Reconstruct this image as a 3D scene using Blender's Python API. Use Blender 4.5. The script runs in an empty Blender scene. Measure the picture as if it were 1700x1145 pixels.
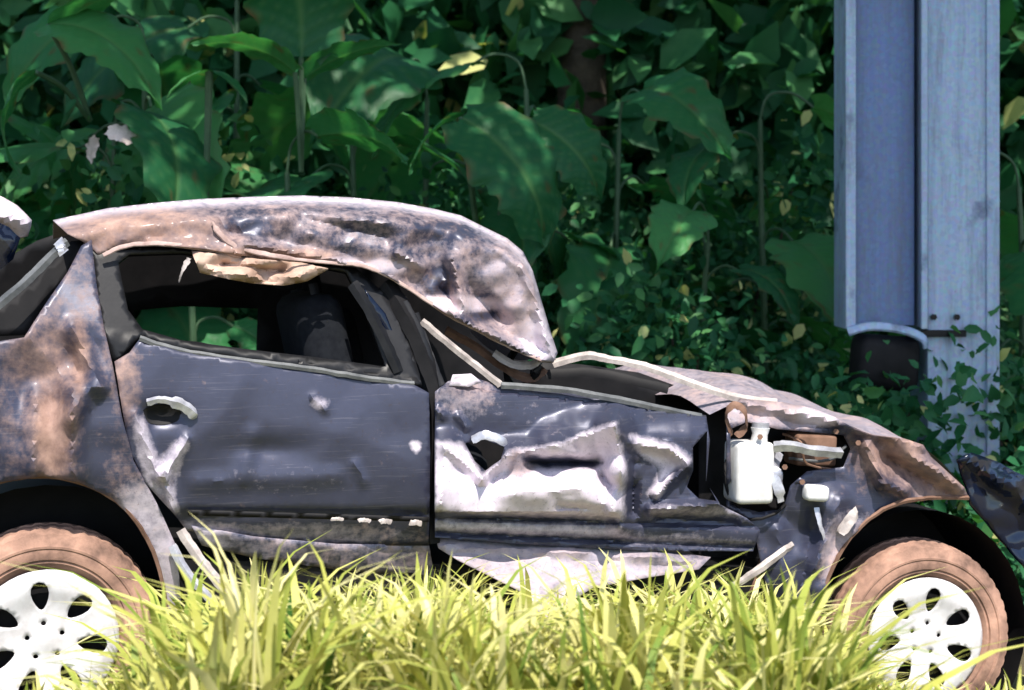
import bpy, bmesh, math, random
import numpy as np
from mathutils import Vector, Matrix, noise
from mathutils.geometry import delaunay_2d_cdt

R = math.radians
random.seed(7)
rng = np.random.default_rng(7)
SC = bpy.context.scene
COL = SC.collection

# ------------------------------------------------------------------ camera, sky, sun, exposure
CAM_Z = 1.5
FPX = 2600.0            # focal length in photograph pixels (1700 wide)
HOR = 400.0             # horizon row
cam = bpy.data.cameras.new('camera')
cam_o = bpy.data.objects.new('camera', cam)
COL.objects.link(cam_o)
cam_o.location = (0, 0, CAM_Z)
cam_o.rotation_euler = (R(90), 0, 0)
cam.sensor_width = 36
cam.lens = 36 * FPX / 1700
cam.shift_y = -(572.5 - HOR) / 1700
cam.clip_end = 2000
cam.dof.use_dof = True
cam.dof.focus_distance = 4.6
cam.dof.aperture_fstop = 3.2
SC.camera = cam_o

SUN_EL, SUN_AZ = 58, 168          # azimuth clockwise from +Y: behind the camera, a little to the right
w = bpy.data.worlds.new('World')
SC.world = w
w.use_nodes = True
nt = w.node_tree
sky = nt.nodes.new('ShaderNodeTexSky')
sky.sky_type = 'NISHITA'
sky.sun_disc = False
sky.sun_elevation = R(SUN_EL)
sky.sun_rotation = R(SUN_AZ)
nt.links.new(sky.outputs[0], nt.nodes['Background'].inputs[0])
nt.nodes['Background'].inputs[1].default_value = 0.15
sl = bpy.data.lights.new('sun', 'SUN')
sl.energy = 4.6
sl.angle = R(0.5)
sl.color = (1.0, 0.94, 0.86)
so = bpy.data.objects.new('sun', sl)
COL.objects.link(so)
sd = Vector((math.sin(R(SUN_AZ)) * math.cos(R(SUN_EL)), math.cos(R(SUN_AZ)) * math.cos(R(SUN_EL)), math.sin(R(SUN_EL))))
so.rotation_euler = sd.to_track_quat('Z', 'Y').to_euler()
SC.view_settings.view_transform = 'Standard'
SC.view_settings.look = 'None'
SC.view_settings.exposure = 0.7
SC.view_settings.gamma = 1

# ------------------------------------------------------------------ materials
def mat(name):
    m = bpy.data.materials.new(name)
    m.use_nodes = True
    n = m.node_tree.nodes
    return m, m.node_tree, n['Principled BSDF'], n['Material Output']

def N(t, kind, **kw):
    n = t.nodes.new(kind)
    for k, v in kw.items():
        if k.startswith('i_'):
            n.inputs[k[2:].replace('_', ' ')].default_value = v
        else:
            setattr(n, k, v)
    return n

def mixc(t, fac, a, b, mode='MIX'):
    n = t.nodes.new('ShaderNodeMix')
    n.data_type = 'RGBA'
    n.blend_type = mode
    for sock, v in ((n.inputs[0], fac), (n.inputs[6], a), (n.inputs[7], b)):
        if hasattr(v, 'links'):
            t.links.new(v, sock)
        elif isinstance(v, (int, float)):
            sock.default_value = v
        else:
            sock.default_value = (*v, 1) if len(v) == 3 else v
    return n.outputs[2]

def ramp(t, src, stops):
    n = t.nodes.new('ShaderNodeValToRGB')
    e = n.color_ramp.elements
    while len(e) < len(stops):
        e.new(0.5)
    for k, (p, c) in enumerate(stops):
        e[k].position = p
        e[k].color = (*c, 1) if len(c) == 3 else (c[0],) * 3 + (1,)
    t.links.new(src, n.inputs[0])
    return n.outputs[0]

def math_n(t, op, a, b=None):
    n = t.nodes.new('ShaderNodeMath')
    n.operation = op
    n.use_clamp = True
    for s, v in ((n.inputs[0], a), (n.inputs[1], b)):
        if v is None:
            continue
        if hasattr(v, 'links'):
            t.links.new(v, s)
        else:
            s.default_value = v
    return n.outputs[0]

def noise_n(t, scale, detail=5, rough=0.6, coord=None):
    n = N(t, 'ShaderNodeTexNoise')
    n.inputs['Scale'].default_value = scale
    n.inputs['Detail'].default_value = detail
    n.inputs['Roughness'].default_value = rough
    if coord is not None:
        t.links.new(coord, n.inputs['Vector'])
    return n.outputs[0]

def bump(t, h, strength, dist, bsdf):
    b = N(t, 'ShaderNodeBump')
    b.inputs['Strength'].default_value = strength
    b.inputs['Distance'].default_value = dist
    t.links.new(h, b.inputs['Height'])
    t.links.new(b.outputs[0], bsdf.inputs['Normal'])

def paint_material():
    # dark blue-grey metallic paint, scraped to pale primer and metal, caked with reddish dust ('wear': R dust, G scrape and painted sun highlights, B soot)
    m, t, b, o = mat('wrecked_paint')
    at = N(t, 'ShaderNodeAttribute', attribute_name='wear_highlight')
    sep = N(t, 'ShaderNodeSeparateColor')
    t.links.new(at.outputs['Color'], sep.inputs[0])
    tc = N(t, 'ShaderNodeTexCoord').outputs['Object']
    n1 = noise_n(t, 9, 6, 0.65, tc)
    n2 = noise_n(t, 40, 5, 0.7, tc)
    mp = N(t, 'ShaderNodeMapping')
    mp.inputs['Scale'].default_value = (9, 9, 30)
    t.links.new(tc, mp.inputs[0])
    n3 = noise_n(t, 1.6, 6, 0.7, mp.outputs[0])
    ns_ = mixc(t, 0.35, n2, n3)
    def mask(ch, ns, lo, hi, amp=1.3):
        s = math_n(t, 'ADD', sep.outputs[ch], math_n(t, 'SUBTRACT', ns, 0.5))
        n = N(t, 'ShaderNodeMath', operation='SUBTRACT'); t.links.new(ns, n.inputs[0]); n.inputs[1].default_value = 0.5
        k = N(t, 'ShaderNodeMath', operation='MULTIPLY_ADD'); t.links.new(n.outputs[0], k.inputs[0]); k.inputs[1].default_value = amp
        t.links.new(sep.outputs[ch], k.inputs[2])
        r = N(t, 'ShaderNodeMapRange'); r.inputs[1].default_value = lo; r.inputs[2].default_value = hi
        t.links.new(k.outputs[0], r.inputs[0])
        return r.outputs[0]
    nf = noise_n(t, 95, 4, 0.75, tc)
    mpd = mixc(t, 0.55, n1, n2)
    mp2 = N(t, 'ShaderNodeMapping'); mp2.inputs['Scale'].default_value = (5, 5, 160); mp2.inputs['Rotation'].default_value = (0, 0.22, 0)
    t.links.new(tc, mp2.inputs[0])
    sc1 = ramp(t, noise_n(t, 1.5, 3, 0.6, mp2.outputs[0]), [(0.60, (0,)), (0.66, (1,))])
    scr_hi = mask(1, ns_, 0.26, 0.74, 0.8)
    dus = mask(0, mpd, 0.2, 0.8, 1.5)
    darkening = mask(2, n2, 0.3, 0.7)  # dark blotches, set mostly over roof dents and the door slot
    base = mixc(t, n1, (0.026, 0.029, 0.052), (0.062, 0.066, 0.108))
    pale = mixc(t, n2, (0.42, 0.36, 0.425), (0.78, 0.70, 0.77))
    c = mixc(t, math_n(t, 'MULTIPLY', math_n(t, 'MULTIPLY', sc1, n1), 0.4), base, (0.20, 0.19, 0.22))
    c = mixc(t, scr_hi, c, pale)
    c = mixc(t, ramp(t, nf, [(0.58, (0,)), (0.70, (0.55,))]), c, (0.05, 0.035, 0.035))
    dcol = mixc(t, ramp(t, n1, [(0.35, (0,)), (0.68, (1,))]), (0.15, 0.085, 0.068), (0.48, 0.31, 0.25))
    c = mixc(t, dus, c, dcol)
    c = mixc(t, darkening, c, (0.012, 0.011, 0.012))
    t.links.new(c, b.inputs['Base Color'])
    rr = mixc(t, scr_hi, (0.40,) * 3, (0.55,) * 3)
    rr = mixc(t, dus, rr, (0.88,) * 3)
    t.links.new(rr, b.inputs['Roughness'])
    mm = mixc(t, dus, mixc(t, scr_hi, (0.25,) * 3, (0.12,) * 3), (0.0,) * 3)
    t.links.new(mm, b.inputs['Metallic'])
    b.inputs['Coat Weight'].default_value = 0.08
    b.inputs['Coat Roughness'].default_value = 0.15
    bump(t, n2, 0.12, 0.003, b)
    return m

def simple(name, c1, c2, rough=0.6, metal=0.0, scale=12, bstr=0.2, bd=0.003, spec=0.5):
    m, t, b, o = mat(name)
    b.inputs['Specular IOR Level'].default_value = spec
    tc = N(t, 'ShaderNodeTexCoord').outputs['Object']
    n = noise_n(t, scale, 6, 0.65, tc)
    f = ramp(t, n, [(0.3, (0,)), (0.7, (1,))])
    t.links.new(mixc(t, f, c1, c2), b.inputs['Base Color'])
    b.inputs['Roughness'].default_value = rough
    b.inputs['Metallic'].default_value = metal
    if bstr:
        bump(t, n, bstr, bd, b)
    return m

def leaf_material(name, stops, trans=0.35, rough=0.5, tcol=(1.25, 1.2, 0.6), vein=False):
    m, t, b, o = mat(name)
    at = N(t, 'ShaderNodeAttribute', attribute_name='tone')
    tc = N(t, 'ShaderNodeTexCoord').outputs['Object']
    n = noise_n(t, 14, 4, 0.6, tc)
    oi = N(t, 'ShaderNodeObjectInfo')
    k = N(t, 'ShaderNodeMath', operation='MULTIPLY_ADD')
    t.links.new(n, k.inputs[0]); k.inputs[1].default_value = 0.35
    src = at.outputs['Fac']
    if vein:
        src = oi.outputs['Random']
    t.links.new(src, k.inputs[2])
    s = N(t, 'ShaderNodeMath', operation='SUBTRACT'); t.links.new(k.outputs[0], s.inputs[0]); s.inputs[1].default_value = 0.17
    c = ramp(t, s.outputs[0], stops)
    if vein:
        sp = N(t, 'ShaderNodeSeparateColor'); t.links.new(at.outputs['Color'], sp.inputs[0])
        c = mixc(t, math_n(t, 'MULTIPLY', sp.outputs[0], 0.6), c, (0.10, 0.22, 0.075))
        c = mixc(t, sp.outputs[1], c, (0.13, 0.085, 0.035))
        bump(t, sp.outputs[0], 0.5, 0.01, b)
    t.links.new(c, b.inputs['Base Color'])
    b.inputs['Roughness'].default_value = rough
    b.inputs['Specular IOR Level'].default_value = 0.22
    tr = N(t, 'ShaderNodeBsdfTranslucent')
    t.links.new(mixc(t, 1.0, c, tcol, 'MULTIPLY'), tr.inputs[0])
    mx = N(t, 'ShaderNodeMixShader'); mx.inputs[0].default_value = trans
    t.links.new(b.outputs[0], mx.inputs[1]); t.links.new(tr.outputs[0], mx.inputs[2])
    t.links.new(mx.outputs[0], o.inputs[0])
    return m

M = {}
M['paint'] = paint_material()
M['black'] = simple('black_plastic', (0.005, 0.005, 0.006), (0.013, 0.012, 0.013), 0.6, spec=0.2)
M['rubber_trim'] = simple('grey_rubber_trim', (0.004, 0.004, 0.005), (0.016, 0.016, 0.018), 0.42, spec=0.25)
M['gloss_navy'] = simple('glossy_dark_plastic', (0.003, 0.006, 0.018), (0.008, 0.013, 0.03), 0.14, 0.0, 5, 0.1)
M['white_plastic'] = simple('white_plastic', (0.58, 0.56, 0.54), (0.84, 0.84, 0.84), 0.45, 0, 16, 0.15)
M['bare_metal'] = simple('bare_metal', (0.30, 0.30, 0.34), (0.68, 0.68, 0.73), 0.38, 0.5, 25)
M['dull_trim'] = simple('dull_grey_trim', (0.06, 0.065, 0.07), (0.17, 0.175, 0.18), 0.5, 0.3, 20)
M['trim_pale'] = simple('pale_trim', (0.20, 0.17, 0.16), (0.60, 0.53, 0.49), 0.5, 0.1, 20)
M['alloy'] = simple('silver_wheel_cover', (0.56, 0.53, 0.53), (0.80, 0.79, 0.81), 0.4, 0.1, 14, 0.1)
M['tyre'] = simple('dusty_tyre', (0.07, 0.04, 0.03), (0.54, 0.31, 0.22), 0.92, 0, 7, 0.7, 0.008)
M['lining'] = simple('torn_headlining', (0.30, 0.19, 0.14), (0.62, 0.44, 0.35), 0.85, 0, 12, 0.4)
M['dusty_rose'] = simple('dust_caked_metal', (0.25, 0.16, 0.14), (0.56, 0.42, 0.38), 0.8, 0, 22, 0.4)
M['seat'] = simple('dark_seat_fabric', (0.005, 0.006, 0.009), (0.014, 0.016, 0.02), 0.9, 0, 30, spec=0.15)
M['rusty'] = simple('rusty_metal', (0.10, 0.05, 0.03), (0.28, 0.16, 0.11), 0.8, 0.2, 14)

def galvanised(name, ca_, cb_):
    m, t, b, o = mat(name)
    tc = N(t, 'ShaderNodeTexCoord').outputs['Object']
    v = N(t, 'ShaderNodeTexVoronoi'); v.inputs['Scale'].default_value = 60
    t.links.new(tc, v.inputs['Vector'])
    mp = N(t, 'ShaderNodeMapping'); mp.inputs['Scale'].default_value = (26, 26, 0.6)
    t.links.new(tc, mp.inputs[0])
    st = noise_n(t, 1.0, 6, 0.7, mp.outputs[0])
    n = noise_n(t, 5, 5, 0.6, tc)
    c = mixc(t, st, ca_, cb_)
    c = mixc(t, 0.12, c, v.outputs['Color'], 'OVERLAY')
    sp = ramp(t, n, [(0.60, (0,)), (0.72, (0.85,))])
    c = mixc(t, sp, c, (0.10, 0.13, 0.22))
    mp2 = N(t, 'ShaderNodeMapping'); mp2.inputs['Scale'].default_value = (9, 9, 1.1)
    t.links.new(tc, mp2.inputs[0])
    gr = ramp(t, noise_n(t, 1.6, 8, 0.75, mp2.outputs[0]), [(0.50, (0,)), (0.72, (0.7,))])
    c = mixc(t, gr, c, (0.13, 0.14, 0.17))
    ru = ramp(t, noise_n(t, 30, 4, 0.7, tc), [(0.68, (0,)), (0.74, (0.8,))])
    c = mixc(t, ru, c, (0.07, 0.06, 0.06))
    t.links.new(c, b.inputs['Base Color'])
    b.inputs['Metallic'].default_value = 0.25
    b.inputs['Roughness'].default_value = 0.5
    bump(t, st, 0.15, 0.004, b)
    return m
M['steel'] = galvanised('galvanised_steel', (0.22, 0.31, 0.45), (0.44, 0.56, 0.72))
M['blue_steel'] = galvanised('dark_blue_steel', (0.09, 0.145, 0.29), (0.18, 0.26, 0.46))  # darker, bluer version of the galvanised finish for the channel web

def ground_material():
    m, t, b, o = mat('verge_soil')
    tc = N(t, 'ShaderNodeTexCoord').outputs['Object']
    n1 = noise_n(t, 1.3, 6, 0.65, tc); n2 = noise_n(t, 18, 6, 0.7, tc)
    c = mixc(t, ramp(t, n1, [(0.4, (0,)), (0.6, (1,))]), (0.055, 0.036, 0.020), (0.045, 0.060, 0.018))
    c = mixc(t, n2, c, (0.13, 0.10, 0.05))
    t.links.new(c, b.inputs['Base Color'])
    b.inputs['Roughness'].default_value = 0.95
    bump(t, n2, 0.8, 0.03, b)
    return m
M['soil'] = ground_material()
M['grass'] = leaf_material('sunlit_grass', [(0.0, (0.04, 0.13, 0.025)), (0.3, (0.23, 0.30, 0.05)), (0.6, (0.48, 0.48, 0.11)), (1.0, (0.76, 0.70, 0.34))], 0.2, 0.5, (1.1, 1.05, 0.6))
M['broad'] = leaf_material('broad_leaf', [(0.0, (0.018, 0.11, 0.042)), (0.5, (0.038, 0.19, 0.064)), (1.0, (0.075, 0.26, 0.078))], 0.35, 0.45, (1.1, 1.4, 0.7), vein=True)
M['shrub'] = leaf_material('shrub_leaf', [(0.0, (0.012, 0.08, 0.034)), (0.5, (0.028, 0.14, 0.052)), (0.9, (0.09, 0.25, 0.08)), (0.97, (0.55, 0.56, 0.22))], 0.3, 0.5, (1.2, 1.3, 0.5))  # pale top stop paints sun specks on a few leaves
M['under'] = leaf_material('undergrowth_leaf', [(0.0, (0.014, 0.08, 0.034)), (0.5, (0.032, 0.135, 0.050)), (0.92, (0.12, 0.25, 0.10)), (0.99, (0.50, 0.52, 0.24))], 0.3, 0.5, (1.2, 1.3, 0.5))  # top stop again pale yellow for painted sun specks
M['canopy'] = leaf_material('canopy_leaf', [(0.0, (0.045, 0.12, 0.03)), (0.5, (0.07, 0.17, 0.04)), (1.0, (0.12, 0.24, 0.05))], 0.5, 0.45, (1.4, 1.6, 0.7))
M['stem'] = simple('green_stem', (0.030, 0.075, 0.032), (0.06, 0.12, 0.055), 0.6, 0, 18)
M['bark'] = simple('brown_bark', (0.035, 0.027, 0.02), (0.09, 0.07, 0.05), 0.9, 0, 14, 0.9, 0.02)

# ------------------------------------------------------------------ helpers
def tag(o, label=None, cat=None, group=None, kind=None):
    for k, v in (('label', label), ('category', cat), ('group', group), ('kind', kind)):
        if v:
            o[k] = v
    return o

def empty(name, loc):
    o = bpy.data.objects.new(name, None)
    o.location = loc
    o.empty_display_size = 0.2
    COL.objects.link(o)
    return o

def link(name, me, m, parent=None, loc=(0, 0, 0)):
    o = bpy.data.objects.new(name, me)
    if m is not None and not me.materials:
        me.materials.append(m)
    COL.objects.link(o)
    o.location = loc
    o.parent = parent
    return o

def mesh(name, v, f, smooth=40):
    me = bpy.data.meshes.new(name)
    me.from_pydata([tuple(p) for p in v], [], f)
    me.validate()
    me.update()
    if smooth:
        me.shade_smooth()
        me.set_sharp_from_angle(angle=R(smooth))
    return me

def tube_mesh(name, pts, rad, seg=8, cap=True, flat=None):
    """swept tube through pts (Vectors); rad a number or a list; flat squashes it in the second axis"""
    pts = [Vector(p) for p in pts]
    if not hasattr(rad, '__len__'):
        rad = [rad] * len(pts)
    v, f = [], []
    ref = Vector((0.13, 0.31, 0.94))
    for i, p in enumerate(pts):
        d = (pts[min(i + 1, len(pts) - 1)] - pts[max(i - 1, 0)]).normalized()
        a = d.cross(ref)
        if a.length < 1e-3:
            a = d.cross(Vector((1, 0, 0)))
        a.normalize()
        b = d.cross(a)
        for k in range(seg):
            th = 2 * math.pi * k / seg
            v.append(p + a * math.cos(th) * rad[i] * (flat or 1) + b * math.sin(th) * rad[i])
    for i in range(len(pts) - 1):
        for k in range(seg):
            f.append((i * seg + k, i * seg + (k + 1) % seg, (i + 1) * seg + (k + 1) % seg, (i + 1) * seg + k))
    if cap:
        f.append(tuple(range(seg))[::-1])
        f.append(tuple(range((len(pts) - 1) * seg, len(pts) * seg)))
    return mesh(name, v, f)

def smooth_line(pts, sub=5):
    """Catmull-Rom through points of any dimension"""
    out = []
    P_ = [Vector(p) for p in pts]
    for i in range(len(P_) - 1):
        p0, p1, p2, p3 = P_[max(i - 1, 0)], P_[i], P_[i + 1], P_[min(i + 2, len(P_) - 1)]
        for k in range(sub):
            t = k / sub
            out.append(0.5 * ((2 * p1) + (p2 - p0) * t + (2 * p0 - 5 * p1 + 4 * p2 - p3) * t * t + (3 * p1 - p0 - 3 * p2 + p3) * t ** 3))
    out.append(P_[-1])
    return out

def in_poly(x, y, poly):
    c = False
    j = len(poly) - 1
    for i in range(len(poly)):
        xi, yi = poly[i]; xj, yj = poly[j]
        if (yi > y) != (yj > y) and x < (xj - xi) * (y - yi) / (yj - yi) + xi:
            c = not c
        j = i
    return c

def densify(poly, sp):
    out = []
    for i in range(len(poly)):
        a, b = Vector(poly[i][:2]), Vector(poly[(i + 1) % len(poly)][:2])
        n = max(1, int((b - a).length / sp))
        for k in range(n):
            out.append(a + (b - a) * k / n)
    return out

def seg_dist(x, y, a, b):
    ax, ay = a; bx, by = b
    dx, dy = bx - ax, by - ay
    t = max(0, min(1, ((x - ax) * dx + (y - ay) * dy) / (dx * dx + dy * dy + 1e-9)))
    return math.hypot(x - ax - t * dx, y - ay - t * dy)

def sheet2d(outline, holes=(), sp=8.0):
    """triangulate an outline with holes; returns 2-D points and triangles"""
    pts, edges = [], []
    loops = [densify(outline, sp)] + [densify(h, sp) for h in holes]
    for lp in loops:
        s = len(pts)
        pts += lp
        edges += [(s + k, s + (k + 1) % len(lp)) for k in range(len(lp))]
    xs = [p[0] for p in outline]; ys = [p[1] for p in outline]
    bd = np.array([(p.x, p.y) for p in pts])
    rr = random.Random(3)
    y = min(ys); row = 0
    while y < max(ys):
        x = min(xs) + (sp * 0.5 if row % 2 else 0)
        while x < max(xs):
            jx, jy = x + rr.uniform(-.18, .18) * sp, y + rr.uniform(-.18, .18) * sp
            if in_poly(jx, jy, outline) and not any(in_poly(jx, jy, h) for h in holes):
                if np.min((bd[:, 0] - jx) ** 2 + (bd[:, 1] - jy) ** 2) > (sp * .55) ** 2:
                    pts.append(Vector((jx, jy)))
            x += sp
        y += sp * 0.87
        row += 1
    vo, eo, fo, *_ = delaunay_2d_cdt(pts, edges, [], 0, 1e-4)
    tris = []
    for f in fo:
        cx = sum(vo[i].x for i in f) / len(f); cy = sum(vo[i].y for i in f) / len(f)
        if in_poly(cx, cy, outline) and not any(in_poly(cx, cy, h) for h in holes):
            tris.append(tuple(f))
    return vo, tris

# ------------------------------------------------------------------ the place: heights of the ground
def sstep(a, b, x):
    t = max(0.0, min(1.0, (x - a) / (b - a)))
    return t * t * (3 - 2 * t)

def ground_z(x, y):
    z = 0.035 - 0.07 * max(-3.0, min(3.0, x))
    z += 0.16 * (1 - sstep(3.0, 4.1, y))
    z += 1.9 * sstep(7.2, 13.0, y)
    z += 5.5 * sstep(12.0, 20.0, y)
    z += 0.04 * noise.noise(Vector((x * 0.7, y * 0.7, 0.3)))
    return z

def axis(lims):
    out = []
    for a, b, n in lims:
        out += list(np.linspace(a, b, n, endpoint=False))
    return out + [lims[-1][1]]
xs = axis([(-900, -60, 8), (-60, -8, 14), (-8, 8, 64), (8, 60, 14), (60, 900, 8)])
ys = axis([(-900, -40, 8), (-40, 0, 10), (0, 16, 64), (16, 60, 12), (60, 1200, 8)])
gv = [(x, y, ground_z(x, y)) for y in ys for x in xs]
nx = len(xs)
gf = [(j * nx + i, j * nx + i + 1, (j + 1) * nx + i + 1, (j + 1) * nx + i) for j in range(len(ys) - 1) for i in range(nx - 1)]
tag(link('ground', mesh('ground', gv, gf), M['soil']), kind='structure')

# ------------------------------------------------------------------ the wrecked car
YAW = R(16.3)
U = Vector((math.cos(YAW), math.sin(YAW), 0))          # towards the nose
NI = Vector((-math.sin(YAW), math.cos(YAW), 0))        # inwards, away from the viewer
CAMP = Vector((0, 0, CAM_Z))
O0 = Vector(((75 - 850) / FPX * 4.2, 4.2, CAM_Z - (1065 - HOR) / FPX * 4.2))
BASE = Vector((0.0, 5.2, ground_z(0, 5.2)))
car = empty('wrecked_car', BASE)
tag(car, 'crushed dark grey hatchback coated in reddish dust, standing in the sunlit grass', 'car')

def P(px, py, d=0.0):
    """a point of the car's side: the side plane at depth d inwards, measured off the photograph"""
    r = Vector(((px - 850) / FPX, 1, -(py - HOR) / FPX))
    t = (O0 + NI * d - CAMP).dot(NI) / r.dot(NI)
    return CAMP + r * t - BASE

def ncr(px, py, s, seed=0.0):
    return noise.noise(Vector((px / s, py / s, seed)))

def facet(px, py, s, seed):
    """flat facets meeting in creases: heights on a warped triangular lattice, joined linearly"""
    x = px / s + 0.5 * noise.noise(Vector((px / s * .55, py / s * .55, seed + 11)))
    y = py / s * 1.15 + 0.5 * noise.noise(Vector((px / s * .55, py / s * .55, seed + 37)))
    ca_, sa_ = math.cos(seed * 1.7), math.sin(seed * 1.7)
    x, y = x * ca_ - y * sa_, x * sa_ + y * ca_
    i, j = math.floor(x), math.floor(y)
    fx, fy = x - i, y - j
    h = lambda a, b: noise.cell(Vector((a + .5, b + .5, math.floor(seed * 7) + .5)))
    if fx + fy < 1:
        return h(i, j) * (1 - fx - fy) + h(i + 1, j) * fx + h(i, j + 1) * fy
    return h(i + 1, j + 1) * (fx + fy - 1) + h(i + 1, j) * (1 - fy) + h(i, j + 1) * (1 - fx)

def crumple(px, py, amp, s, seed):
    """folded sheet metal: facets in two sizes"""
    return amp * (1.15 * facet(px, py, s, seed) + 0.45 * facet(px + 31, py - 17, s * 0.42, seed + 5))

def wear_highlight_fn(base, blobs, seed=0.0):
    def f(px, py):
        w_ = list(base)
        for e in blobs:
            if e[0] == 'poly':
                jx, jy = px + 3 * ncr(px, py, 18, 3.3), py + 3 * ncr(px, py, 18, 9.1)
                q = min(seg_dist(jx, jy, e[1][a], e[1][(a + 1) % len(e[1])]) for a in range(len(e[1])))
                k = 0.5 + 0.5 * min(1, q / 7) * (1 if in_poly(jx, jy, e[1]) else -1)
                w_ = [w_[i] * (1 - k) + e[2][i] * k for i in range(3)]
                continue
            cx, cy, rx, ry, vals = e
            q = ((px - cx) / rx) ** 2 + ((py - cy) / ry) ** 2
            k = math.exp(-q * q)
            for i in range(3):
                w_[i] = w_[i] * (1 - k) + vals[i] * k
        return w_
    return f

def panel(name, outline, dfn, wfn=None, feats=(), holes=(), sp=9, fk=1.0, thick=0.003, m='paint', parent=None, smooth=34):
    vo, tris = sheet2d(outline, holes, sp)
    vs = []
    for p in vo:
        d = dfn(p.x, p.y)
        for a, b, wd, h in feats:
            q = seg_dist(p.x, p.y, a, b)
            if q < wd:
                d -= fk * h * (1 - q / wd) ** 1.2 * (1 + .25 * ncr(p.x, p.y, 25, 4.2))
        vs.append(P(p.x, p.y, d))
    me = mesh(name, vs, tris, smooth)
    if wfn is not None:
        ca = me.color_attributes.new('wear_highlight', 'FLOAT_COLOR', 'POINT')
        for i, p in enumerate(vo):
            r, g, b = wfn(p.x, p.y)
            ca.data[i].color = (r, g, b, 1)
    o = link(name, me, M[m], parent or car)
    if thick:
        md = o.modifiers.new('thickness', 'SOLIDIFY')
        md.thickness = thick
        md.offset = 0
    return o

def belt(px):
    return 560 + (px - 200) * 0.155 if px < 700 else 637 + (px - 700) * 0.115

def body_d(px, py):
    """how far the body side stands in from its widest line"""
    yb = belt(px)
    if py < yb:
        return 0.03 + (yb - py) * 0.0006
    q = (py - (yb + 0.45 * (880 - yb))) / 150
    return 0.028 * q * q

def strip(name, pts, width, m, parent=None, flat=0.35, seg=4):
    """a bent bar through (px, py, d, half-width in metres)"""
    ln = smooth_line(pts, 6)
    if not hasattr(width, '__len__'):
        width = [width] * len(ln)
    sd_ = pts[0][0] * .37 + pts[0][1]
    width = [width[min(i, len(width) - 1)] * (1 + 0.14 * noise.noise(Vector((i * .9, sd_, 0.5)))) for i in range(len(ln))]
    ln = [Vector((p[0] + 1.2 * noise.noise(Vector((i * .8, sd_, 3.1))), p[1] + 1.4 * noise.noise(Vector((i * .8, sd_, 7.7))), p[2])) for i, p in enumerate(ln)]
    me = tube_mesh(name, [P(p[0], p[1], p[2]) for p in ln], width, seg, True, flat)
    return link(name, me, M[m], parent or car)

# --- rear quarter panel
arch_r = [(283, 1085), (276, 1000), (258, 925), (228, 868), (186, 826), (130, 800), (70, 790), (0, 800), (-60, 828)]
quarter = [(-60, 575), (40, 560), (75, 505), (112, 452), (135, 408), (152, 398), (160, 470), (172, 540), (188, 610), (202, 690), (222, 765), (262, 838), (292, 905), (300, 990), (305, 1085)] + arch_r
def dq(x, y):
    d = body_d(x, y) + crumple(x, y, 0.014, 120, 1.3)
    q = seg_dist(x, y, (110, 600), (60, 640))
    return d + 0.05 * max(0, 1 - q / 75)
panel('rear_quarter_panel', quarter, dq,
      wear_highlight_fn((0.26, 0.08, 0.0), [(75, 595, 70, 50, (0.5, 0.05, 0.0)), (90, 715, 36, 85, (0.88, 0.2, 0)), (132, 600, 15, 70, (0.8, 0.25, 0)), (160, 720, 26, 100, (0.1, 0.1, 0.1)), (285, 950, 50, 120, (0.2, 0.75, 0)), (240, 850, 60, 60, (0.15, 0.6, 0))]),
      [((120, 650), (118, 790), 32, 0.045), ((60, 650), (55, 780), 25, 0.03), ((120, 545), (165, 640), 24, 0.035), ((50, 560), (120, 640), 30, 0.02), ((150, 640), (118, 690), 26, 0.04)], sp=8)
strip('wheel_arch_lip', [(x, y, 0.03) for x, y in arch_r[::-1]], 0.006, 'rusty', flat=1)
strip('rear_window_pillar', [(112, 400, 0.13), (85, 425, 0.12), (40, 470, 0.10), (-30, 528, 0.08)], 0.013, 'dull_trim', flat=0.6)
# black sheet standing for the cavity's shade, between C pillar and open tailgate
panel('cavity_dark_sheet', [(-60, 560), (-60, 520), (0, 505), (60, 460), (118, 400), (140, 398), (120, 450), (80, 500), (45, 556)],
      lambda x, y: 0.17 + 0.0003 * (560 - y), wear_highlight_fn((0.05, 0.0, 0.6), []), m='black', sp=14)
strip('hinge_bracket', [(96, 400, 0.12), (103, 410, 0.12), (106, 420, 0.12)], 0.016, 'bare_metal')

# --- tailgate, sprung upwards, its corner seen at the left
tg = [(-70, 322), (0, 326), (28, 345), (48, 366), (46, 388), (34, 392), (16, 372), (-10, 360), (-70, 352)]
panel('tailgate', tg, lambda x, y: 0.24 + crumple(x, y, 0.012, 50, 4.4), wear_highlight_fn((0.3, 0.75, 0), []), [((-60, 335), (40, 370), 22, 0.04)], sp=7, thick=0.02)
panel('tailgate_glass', [(-70, 356), (-10, 362), (16, 374), (34, 394), (22, 430), (-70, 500)], lambda x, y: 0.32, None, m='gloss_navy', sp=16)

# --- roof: side band, top sheet, hanging torn lining
roof_top = [(88, 366), (180, 346), (260, 337), (330, 331), (420, 327), (500, 325), (580, 328), (660, 336), (720, 347), (765, 358), (805, 378), (842, 396), (868, 418), (884, 450), (900, 505), (914, 552), (925, 586)]
roof_bot = [(918, 602), (895, 600), (840, 572), (790, 546), (740, 520), (690, 486), (640, 456), (600, 441), (560, 436), (500, 434), (450, 431), (400, 424), (340, 413), (250, 405), (190, 412), (165, 424), (140, 402), (112, 388)]
def droof(x, y):
    top = np.interp(x, [p[0] for p in roof_top], [p[1] for p in roof_top])
    k = max(0, min(1, (y - top) / 40))
    d = 0.105 + 0.175 * (1 - k) ** 2
    d += crumple(x, y, 0.020, 62, 2.2) * min(1, k + 0.15)
    if x > 600:
        d += crumple(x, y, 0.030, 75, 8.1) * sstep(600, 760, x) * min(1, k + .1)
    return d
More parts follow.
